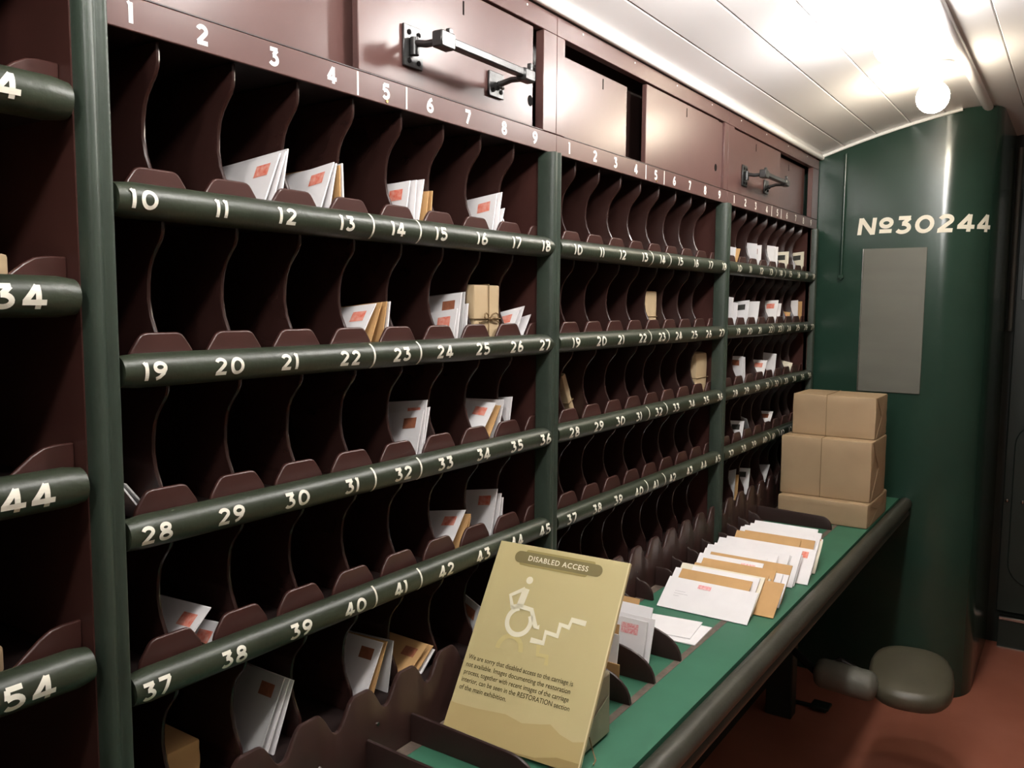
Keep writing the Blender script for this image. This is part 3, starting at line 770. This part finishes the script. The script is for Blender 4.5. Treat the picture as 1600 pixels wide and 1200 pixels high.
# manila packet low at the left of the bottom row
def parcel(name, label, x0, x1, y0, y1, z0, z1, m, bev=.004, seam=None, string=False, rotz=0, roty=0, cat='parcel', twine=(), flaps=True):
    c = Vector(((x0 + x1) / 2, (y0 + y1) / 2, z0)); hx, hy, hz = (x1 - x0) / 2, (y1 - y0) / 2, z1 - z0
    t = thing(name, label, cat, c); t.rotation_euler = (0, roty, rotz)
    me = bpy.data.meshes.new('wrapping'); bm = bmesh.new()
    n = 7
    vv = boxv(-hx, hx, -hy, hy, 0, hz); bv = [bm.verts.new(v) for v in vv]
    for f in BOXF: bm.faces.new([bv[i] for i in f])
    bmesh.ops.recalc_face_normals(bm, faces=bm.faces)
    bmesh.ops.bevel(bm, geom=list(bm.edges), offset=bev, segments=2, profile=.6, affect='EDGES')
    bmesh.ops.subdivide_edges(bm, edges=[e for e in bm.edges if e.calc_length() > .04], cuts=5, use_grid_fill=True)
    rg = random.Random(len(label))
    for v in bm.verts:
        if .004 < v.co.z < hz - .004: v.co += Vector((rg.uniform(-1, 1), rg.uniform(-1, 1), 0)) * .0008
    bm.to_mesh(me); bm.free(); me.materials.append(m)
    for p in me.polygons: p.use_smooth = True
    me.set_sharp_from_angle(angle=math.radians(35))
    o = bpy.data.objects.new('wrapping', me); link(o, t)
    # folded flap triangles on the end faces
    for s in ((-1, 1) if flaps else ()):
        f = [(0, 0), (hx * .92, hz * .48), (-hx * .92, hz * .48)]
        for side in (0, 1):
            zz = (lambda q: q) if side == 0 else (lambda q: hz - q)
            pts3 = [Vector((-hx * .9, s * (hy + .0006), zz(.003))), Vector((hx * .9, s * (hy + .0006), zz(.003))), Vector((hx * .05, s * (hy + .0014), zz(hz * .56)))]
            v_ = pts3 + [p + Vector((0, s * .0007, 0)) for p in pts3]
            fl = bpy.data.objects.new('paper_flap', mkmesh('paper_flap', v_, [(0, 1, 2), (3, 5, 4), (0, 3, 4, 1), (1, 4, 5, 2), (2, 5, 3, 0)], m)); link(fl, t)
    for (ax, pos) in twine:
        e = .0012
        if ax == 'x':   # band running round in the x-z plane at y=pos
            loop = [(-hx - e, pos, .001), (-hx - e, pos, hz + e), (hx + e, pos, hz + e), (hx + e, pos, .001)]
        elif ax == 'y':
            loop = [(pos, -hy - e, .001), (pos, -hy - e, hz + e), (pos, hy + e, hz + e), (pos, hy + e, .001)]
        else:
            loop = [(-hx - e, -hy - e, pos), (hx + e, -hy - e, pos), (hx + e, hy + e, pos), (-hx - e, hy + e, pos), (-hx - e, -hy - e, pos)]
        tw = bpy.data.objects.new('string', tube_mesh('string', loop, .0011, M_STRING, 6)); link(tw, t)
    return t

parcel('parcel', 'small manila packet lying in the bottom slot under number 38', .158, .206, .052, .2, ROWZ[5] + .0006, ROWZ[5] + .061, M_TAN, .003, flaps=False)
# tied parcel in slot 25
P = parcel('tied_parcel', 'upright kraft paper parcel tied with a twine bow in slot 25', .7815, .8605, .032, .15, Z0 + .0006, Z0 + .112, M_KRAFTL, .003, twine=(('y', .004), ('z', .050)), flaps=False)
bow = []
for s in (-1, 1):
    loop = [(0, 0, 0)] + [(s * (.022 * math.sin(a)), -.002 - .004 * math.sin(a), .011 * math.sin(2 * a) * (.6 if a < 1.6 else .3) + .004) for a in [i * math.pi / 8 for i in range(1, 8)]] + [(s * .002, -.002, -.001)]
    o = bpy.data.objects.new('bow_loop', tube_mesh('bow_loop', loop, .0014, M_STRING, 6)); link(o, P); o.location = (.004, -.0605, .050)
    tail = [(0, 0, 0), (s * .010, -.002, -.004), (s * .022, -.002, -.004), (s * .031, -.001, -.007)]
    o = bpy.data.objects.new('bow_tail', tube_mesh('bow_tail', tail, .0013, M_STRING, 6)); link(o, P); o.location = (.004, -.0605, .050)
# parcels in frame C
a, b = onp(1005, 457, 1, .04), onp(1026, 502, 1, .04)
parcel('parcel', 'narrow kraft parcel standing above number 23 in the middle rack', 1.529, 1.600, .048, .16, Z0 + .0006, a.z + .004, M_KRAFTL, .003, twine=(('z', .048),), flaps=False)
a, b = onp(1080, 552, 1, .04), onp(1105, 600, 1, .04)
parcel('parcel', 'taller kraft parcel standing near numbers 34 and 35 in the middle rack', 1.841, 1.926, .029, .16, ROWZ[3] + .0006, ROWZ[3] + .128, M_KRAFTL, .012, twine=(('z', .055),), flaps=False)
t = parcel('parcel', 'thin rolled kraft parcel leaning above number 29 in the middle rack', 1.014, 1.032, .050, .20, ROWZ[3] + .012, ROWZ[3] + .130, M_KRAFTL, .006, twine=(('z', .050),), flaps=False)
t.location = (1.186, .125, ROWZ[3] + .0055); t.rotation_euler = (0, -.46, 0)
# scraps in frame A
for (z, tx, mm, dx, zt_) in ((AROW[34], 'pale bundle end lying above number 34 in the wide rack', M_KRAFTL, 0, .044), (AROW[54], 'dull brown bundle end in the lowest slot of the wide rack', M_KRAFT, -.023, .029)):
    parcel('letter_bundle', tx, -.145, -.007 + dx, .050, .2, z + .0006, z + zt_, mm, .004, cat='bundle', flaps=False)

# ------------------------------------------------------------------ parcels on the desk
parcel('parcel', 'flat wide kraft parcel at the bottom of the stack on the desk', 2.405, 2.718, -.338, -.050, DESK + .0008, .8218, M_KRAFT, .006)
parcel('parcel', 'large kraft parcel in the middle of the stack on the desk', 2.440, 2.684, -.335, -.045, .8222, 1.0206, M_KRAFT, .006, twine=(('x', .012),))
parcel('parcel', 'smaller kraft parcel on top of the stack on the desk', 2.500, 2.690, -.331, -.062, 1.0210, 1.160, M_KRAFT, .006, twine=(('x', .022),))

# ------------------------------------------------------------------ letters on the desk
def desk_letter(xb, y0, y1, h, lean, m, stamp=None, ink=False, label='', group=None, thk=.0022, skew=0., zb=None):
    """letter standing on its long edge, leaning towards the bulkhead by `lean` from vertical"""
    zb = DESK + .0009 + thk * math.sin(lean) if zb is None else zb
    up = Vector((math.sin(lean), 0, math.cos(lean))); n = Vector((-math.cos(lean), 0, math.sin(lean)))
    p = [Vector((xb, y0, zb)), Vector((xb + skew, y1, zb)), Vector((xb + skew, y1, zb)) + up * h, Vector((xb, y0, zb)) + up * h]
    o = mk('envelope', [q for q in p] + [q - n * thk for q in p], BOXF, m)
    tag(o, label, 'envelope', group)
    L = (p[1] - p[0]).normalized()
    def patch(name, a0, a1, b0, b1, mm):
        q = [p[0] + L * a + up * b + n * .0005 for a, b in ((a0, b0), (a1, b0), (a1, b1), (a0, b1))]
        s = bpy.data.objects.new(name, flatmesh(name, q, [(0, 1, 2, 3)], mm)); link(s, o)
    W_ = abs(y1 - y0)
    if stamp: patch('stamp', W_ - .055, W_ - .018, h - .030, h - .010, stamp)
    if ink:
        for j in range(3): patch('address_line', .035, .035 + (.034, .030, .016)[j], .062 - .010 * j, .0632 - .010 * j, M_INK)
    return o, p, L, up, n

N = 38
ORDN = ['first', 'second', 'third', 'fourth', 'fifth', 'sixth', 'seventh', 'eighth', 'ninth', 'tenth'] + [numword(i) + 'th' for i in range(11, 20)] + ['twentieth'] + ['twenty-' + o for o in ('first', 'second', 'third', 'fourth', 'fifth', 'sixth', 'seventh', 'eighth', 'ninth')] + ['thirtieth'] + ['thirty-' + o for o in ('first', 'second', 'third', 'fourth', 'fifth', 'sixth', 'seventh', 'eighth', 'ninth')]
for i in range(N):
    f = i / (N - 1); xb = 1.372 + .555 * f
    lean = math.radians(56 - 12 * f + rnd.uniform(-.7, .7))
    h = .104 + rnd.uniform(-.010, .012); y0 = -.084 - .008 * f + rnd.uniform(-.030, .016); ln = .210 + rnd.uniform(-.045, .016)
    r = rnd.random(); m = M_WHITE if r < .60 else (M_TAN if r < .9 else M_CREAM)
    if i == 0: m, y0, ln, h = M_WHITE, -.074, .219, .092
    if i == 1: m = M_TAN
    if i == 2: m = M_WHITE
    if i in (5, 6): m = M_TAN
    if i == N - 1: m = M_WHITE
    stp = M_PINK if i in (6, 11) else (M_RED if i in (24,) else None)
    if i == 0: lab, g = 'long white addressed envelope at the front of the leaning row on the desk', None
    elif stp: lab, g = '%s envelope with a %s %s behind the front letter of the desk row' % (COLN[m], 'red stamp' if stp is M_RED else 'pink postmark', ORDN[i - 1]), 'letters leaning in a row on the desk'
    else: lab, g = 'plain %s envelope, %s behind the long addressed one in the desk row' % (COLN[m], ORDN[i - 1]), 'letters leaning in a row on the desk'
    r_ = desk_letter(xb, y0, max(y0 - ln, -.330), h, lean, m, stp, False, lab, g)
    if i == 0:
        o, p, L, up, n = r_
        def patch(name, a0, a1, b0, b1, mm):
            q = [p[0] + L * a + up * b + n * .0005 for a, b in ((a0, b0), (a1, b0), (a1, b1), (a0, b1))]
            s = bpy.data.objects.new(name, flatmesh(name, q, [(0, 1, 2, 3)], mm)); link(s, o)
        patch('stamp', .078, .110, .070, .082, M_PINK)
        for j in range(3): patch('address_line', .028, .028 + (.026, .034, .014)[j], .052 - .007 * j, .0528 - .007 * j, M_INK)

# two flat envelopes
def flat_letter(c, lx, ly, rz, z, label):
    o = bx('envelope', -lx / 2, lx / 2, -ly / 2, ly / 2, 0, .0022, M_WHITE); o.location = (c[0], c[1], z); o.rotation_euler = (0, 0, rz)
    tag(o, label, 'envelope'); return o
flat_letter((1.250, -.155), .115, .165, .05, DESK + .0012, 'white envelope lying flat on the desk beneath another white one')
flat_letter((1.262, -.140), .105, .150, .12, DESK + .0037, 'white envelope lying flat on top of another on the desk')
# letters held between the desk dividers
for (xb, y0, y1, h, ln_, m, s, lab) in (
    (1.010, -.03, -.205, .098, 16, M_WHITE, M_PINK, 'white letter with pink postmark standing between two desk dividers behind the sign'),
    (1.024, -.03, -.212, .100, 18, M_WHITE, None, 'plain white letter just behind the pink postmarked one by the desk dividers'),
    (1.048, -.02, -.190, .112, 24, M_WHITE, None, 'taller white letter at the back of the group by the desk dividers'),
    (1.064, -.02, -.150, .118, 26, M_TAN, None, 'manila letter at the back of the group by the desk dividers'),
    (.905, -.03, -.200, .106, 10, M_WHITE, None, 'white letter standing beside the sign between desk dividers'),
    (.918, -.03, -.190, .118, 12, M_TAN, None, 'manila letter peeping up beside the sign between desk dividers'),
    (.895, -.03, -.214, .060, 2, M_TAN, None, 'low manila letter next to the parcel behind the sign')):
    o, p, L, up, n = desk_letter(xb, y0, y1, h, math.radians(ln_), m, s, False, lab)

# ------------------------------------------------------------------ sign
SB = Vector((.6040, -.0325, DESK + .0016)); SR = Vector((.045, -1, 0)).normalized()
SU = Vector((.187, 0, .2845)); SU = (SU - SR * SU.dot(SR)).normalized(); SN = SU.cross(SR).normalized()
if SN.x > 0: SN = -SN
SW, SHT = .252, .341
sign = thing('notice_sign', 'olive gold disabled access notice board leaning on the desk', 'sign', SB)
def s3(a, b, h=0.): return SB + SR * a + SU * b + SN * h
def spx(u, v):
    p = onplane(u, v, SB, SN) - SB; return (p.dot(SR), p.dot(SU))
v_ = [s3(a, b, h) for h in (-.006, 0) for a, b in ((0, .006), (SW, .006), (SW, SHT), (0, SHT))]
place('board', bevmesh('board', v_, BOXF, M_SIGN, .0006, 1), sign)
v_ = [s3(a, b, h) for h in (-.0062, .0002) for a, b in ((SW - .0005, .006), (SW + .0022, .006), (SW + .0022, SHT), (SW - .0005, SHT))]
place('board_edge', mkmesh('board_edge', v_, BOXF, M_SIGNE), sign)
def sprint(name, poly, m, h=.0004):
    return place(name, flatmesh(name, [s3(a, b, h) for a, b in poly], [tuple(range(len(poly)))], m), sign)
def sstroke(name, pts, wd, m, h=.0008):
    v_, f_ = [], []; ribbon(pts, wd, lambda a, b: s3(a, b, h), v_, f_); return place(name, flatmesh(name, v_, f_, m), sign)
# banner strokes
def pill(a0, a1, b0, b1):
    r = (b1 - b0) / 2
    return arc(a1 - r, b0 + r, r, r, -90, 90, 8) + arc(a0 + r, b0 + r, r, r, 90, 270, 8)
bl, br_ = spx(806, 866), spx(941, 896)
bm_ = (bl[1] + br_[1]) / 2
sprint('banner', pill(bl[0], br_[0], bm_ - .0105, bm_ + .0105), M_SIGNB, .0006)
sprint('banner_stroke', pill(bl[0] + .02, br_[0] - .016, bm_ + .007, bm_ + .0145), M_SIGNBS, .0004)
sprint('banner_stroke', pill(bl[0] + .012, br_[0] - .026, bm_ - .0145, bm_ - .006), M_SIGNBS, .0004)
# hills
def hill(pts, m, h): sprint('hill_print', [(0.0, .0065), (SW, .0065)] + [(p[0], max(p[1], .0085)) for p in reversed(pts)], m, h)
hp = [spx(*p) for p in ((690, 1090), (712, 1098), (745, 1107), (790, 1116), (815, 1130), (845, 1132), (860, 1132), (875, 1148), (895, 1160), (907, 1158))]
hp = [(0, hp[0][1])] + hp[1:-1] + [(SW - .0005, hp[-1][1])]
hill(hp, M_HILL1, .0003)
hp2 = [spx(*p) for p in ((765, 1180), (800, 1189), (835, 1184), (870, 1184), (892, 1190))]
hill([(0, hp2[0][1] - .006)] + hp2[:-1] + [(SW - .0005, hp2[-1][1])], M_HILL2, .0005)
# wheelchair figure
c = spx(828, 907); r = .0066
sprint('pictogram_head', arc(c[0], c[1], r, r, 0, 345, 23), M_SIGNW, .0008)
hub = spx(811, 971); rw = .0225
lw = .0084
sstroke('pictogram_wheel', arc(hub[0], hub[1], rw, rw, 105, 395, 30), lw, M_SIGNW)
P_ = lambda *q: [spx(*p) for p in q]
sstroke('pictogram_back', P_((823, 920), (812, 948)), .0130, M_SIGNW)
sstroke('pictogram_arm', P_((821, 920), (798, 930), (801, 950)), .0070, M_SIGNW)
sstroke('pictogram_seat', P_((799, 949), (811, 947), (831, 953), (837, 980), (843, 980)), .0082, M_SIGNW)
stairs = P_((829, 1000), (849, 1005), (853, 988), (871, 994), (876, 976), (889, 981), (894, 969), (916, 975))
sstroke('pictogram_stairs', stairs, .0090, M_SIGNW)
hb2 = spx(796, 1012)
sstroke('faded_wheel', arc(hb2[0], hb2[1] - .003, rw, rw, 185, 0, 20), lw, M_SIGNF, .00065)
sstroke('faded_stairs', P_((842, 1008), (840, 1023), (855, 1026), (853, 1040)), .0075, M_SIGNF, .00065)
# lettering
dg = None
def text_mesh(txt, bold=0., spacing=1.):
    cu = bpy.data.curves.new('txt', 'FONT'); cu.body = txt; cu.size = 1.0; cu.offset = bold; cu.space_character = spacing; cu.resolution_u = 3
    ob = bpy.data.objects.new('txt', cu); COL.objects.link(ob)
    d = bpy.context.evaluated_depsgraph_get(); d.update()
    me = bpy.data.meshes.new_from_object(ob.evaluated_get(d))
    bpy.data.objects.remove(ob); bpy.data.curves.remove(cu)
    return me
def sign_text(name, txt, a0, a1, b, m, bold=0., spacing=1., hs=None, shear=0.):
    me = text_mesh(txt, bold, spacing)
    xs = [v.co.x for v in me.vertices]; x0, x1 = min(xs), max(xs); k = (a1 - a0) / (x1 - x0); ky = hs or k
    for v in me.vertices: v.co = s3(a0 + (v.co.x - x0) * k, b + v.co.y * ky, .0009)
    me.materials.clear(); me.materials.append(m); me.name = name
    return place(name, me, sign), k
t0, t1 = spx(825, 877), spx(918, 895)
sign_text('heading', 'DISABLED ACCESS', t0[0], t1[0], bm_ - .0045, M_SIGNW, .012, 1.12)
la = spx(733, 1028); re_ = spx(893, 1072); le = spx(714, 1072)
BODY = ['We are sorry that disabled access to the carriage is', 'not available. Images documenting the restoration',
        'process, together with recent images of the carriage', 'interior, can be seen in the RESTORATION section', 'of the main exhibition.']
b0 = (spx(733, 1026)[1] + spx(893, 1075)[1]) / 2; b4 = spx(714, 1074)[1]
full, kk = .202, None
for i, ln in enumerate(BODY):
    bb = b0 + (b4 - b0) * i / 4
    if i < 4: o, kk = sign_text('text_line', ln, la[0] - .001, la[0] + (.200, .199, .200, .205)[i], bb, M_SIGNT, .006, 1., hs=.0112)
    else: sign_text('text_line', ln, la[0] - .001, la[0] + .092, bb, M_SIGNT, .006, 1., hs=.0112)
# parcel propping the sign
pp_ = thing('parcel', 'crumpled shiny kraft parcel propping up the sign on the desk', 'parcel', (.70, -.17, DESK))
prof = [(.632, DESK + .0008), (.772, DESK + .0008), (.771, DESK + .110), (.708, DESK + .113)]
v_, f_ = polyext(prof, lambda a, b, h: (a, h, b), -.055, -.262)
me = bevmesh('wrapping', v_, f_, M_KRAFTG, .006, 2)
place('wrapping', me, pp_)
v_ = [Vector(p) for p in ((.645, -.2628, DESK + .006), (.765, -.2628, DESK + .006), (.760, -.2640, DESK + .072), (.700, -.2640, DESK + .050))]
place('paper_flap', mkmesh('paper_flap', v_ + [p + Vector((0, -.0008, 0)) for p in v_], BOXF, M_KRAFTG), pp_)
place('string', tube_mesh('string', [(.690, -.2665, DESK + .030), (.688, -.275, DESK + .008), (.680, -.284, DESK + .002), (.665, -.288, DESK + .002)], .0012, M_STRING, 6), pp_)

# ------------------------------------------------------------------ swing seat
seat = thing('swing_seat', 'round olive padded swing seat on an arm under the desk', 'seat', (2.285, -.505, 0))
def superpuck(cx, cy, z0, z1, rx, ry, rot, m, name):
    vs_, fs = [], []; seg = 40
    prof = [(.0, z0), (.80, z0), (.93, z0 + .006), (.99, z0 + .018), (1.0, (z0 + z1) / 2), (.985, z1 - .018), (.94, z1 - .008), (.84, z1 - .002), (.5, z1 + .003), (.0, z1 + .004)]
    for (s, z) in prof:
        for k in range(seg):
            g = 2 * math.pi * k / seg; cs, sn = math.cos(g), math.sin(g)
            e = (abs(cs) ** 2.7 + abs(sn) ** 2.7) ** (-1 / 2.7)
            x, y = rx * e * cs * max(s, .001), ry * e * sn * max(s, .001)
            vs_.append((cx + x * math.cos(rot) - y * math.sin(rot), cy + x * math.sin(rot) + y * math.cos(rot), z))
    n = len(prof)
    for i in range(n - 1):
        for k in range(seg):
            k2 = (k + 1) % seg; fs.append((i * seg + k, i * seg + k2, (i + 1) * seg + k2, (i + 1) * seg + k))
    fs.append(tuple(range(seg))); fs.append(tuple((n - 1) * seg + k for k in range(seg)))
    return place(name, mkmesh(name, vs_, fs, m, True), seat)
cu_ = superpuck(0, 0, -.064, 0, .160, .118, .12, M_SEAT, 'cushion'); cu_.location = Vector((2.285, -.505, .368)) - seat.location; cu_.rotation_euler = (0, -.12, 0)
A0, A1 = onp(1272, 1047, 2, .345), onp(1372, 1076, 2, .335)
pts, rad = [], []
for i in range(25):
    t_ = i / 24; pts.append(A0.lerp(A1, t_)); e = min(t_, 1 - t_) * .2
    rad.append(.045 * (.30 + .70 * math.sqrt(max(0, 1 - max(0, 1 - e / .035) ** 2))) * (1 + .010 * math.sin(t_ * 23) + .008 * math.sin(t_ * 51)))
place('arm_pad', tube_mesh('arm_pad', pts, rad, M_SEATA, 18), seat)
place('arm', tube_mesh('arm', [(2.42, -.02, .355), A0, (2.285, -.30, .34), (2.28, -.42, .300), (2.285, -.505, .300)], .012, M_IRON, 10), seat)
place('pivot', tube_mesh('pivot', [(2.42, -.02, .30), (2.42, -.02, .50)], .022, M_IRON, 12), seat)
bx('pivot_plate', 2.38, 2.46, -.02, .049, .29, .51, M_BLACKG, seat, .002)
ft = thing('foot_pedal', 'small black foot pedal on the floor under the desk', 'pedal', (2.63, -.14, 0))
bx('pad', 2.60, 2.66, -.20, -.135, .012, .022, M_BLACKG, ft, .003)
bx('lever', 2.622, 2.638, -.14, -.02, .0005, .012, M_BLACKG, ft, .002)
bx('pad_foot', 2.61, 2.65, -.19, -.145, 0.0, .012, M_BLACKG, ft, .002)
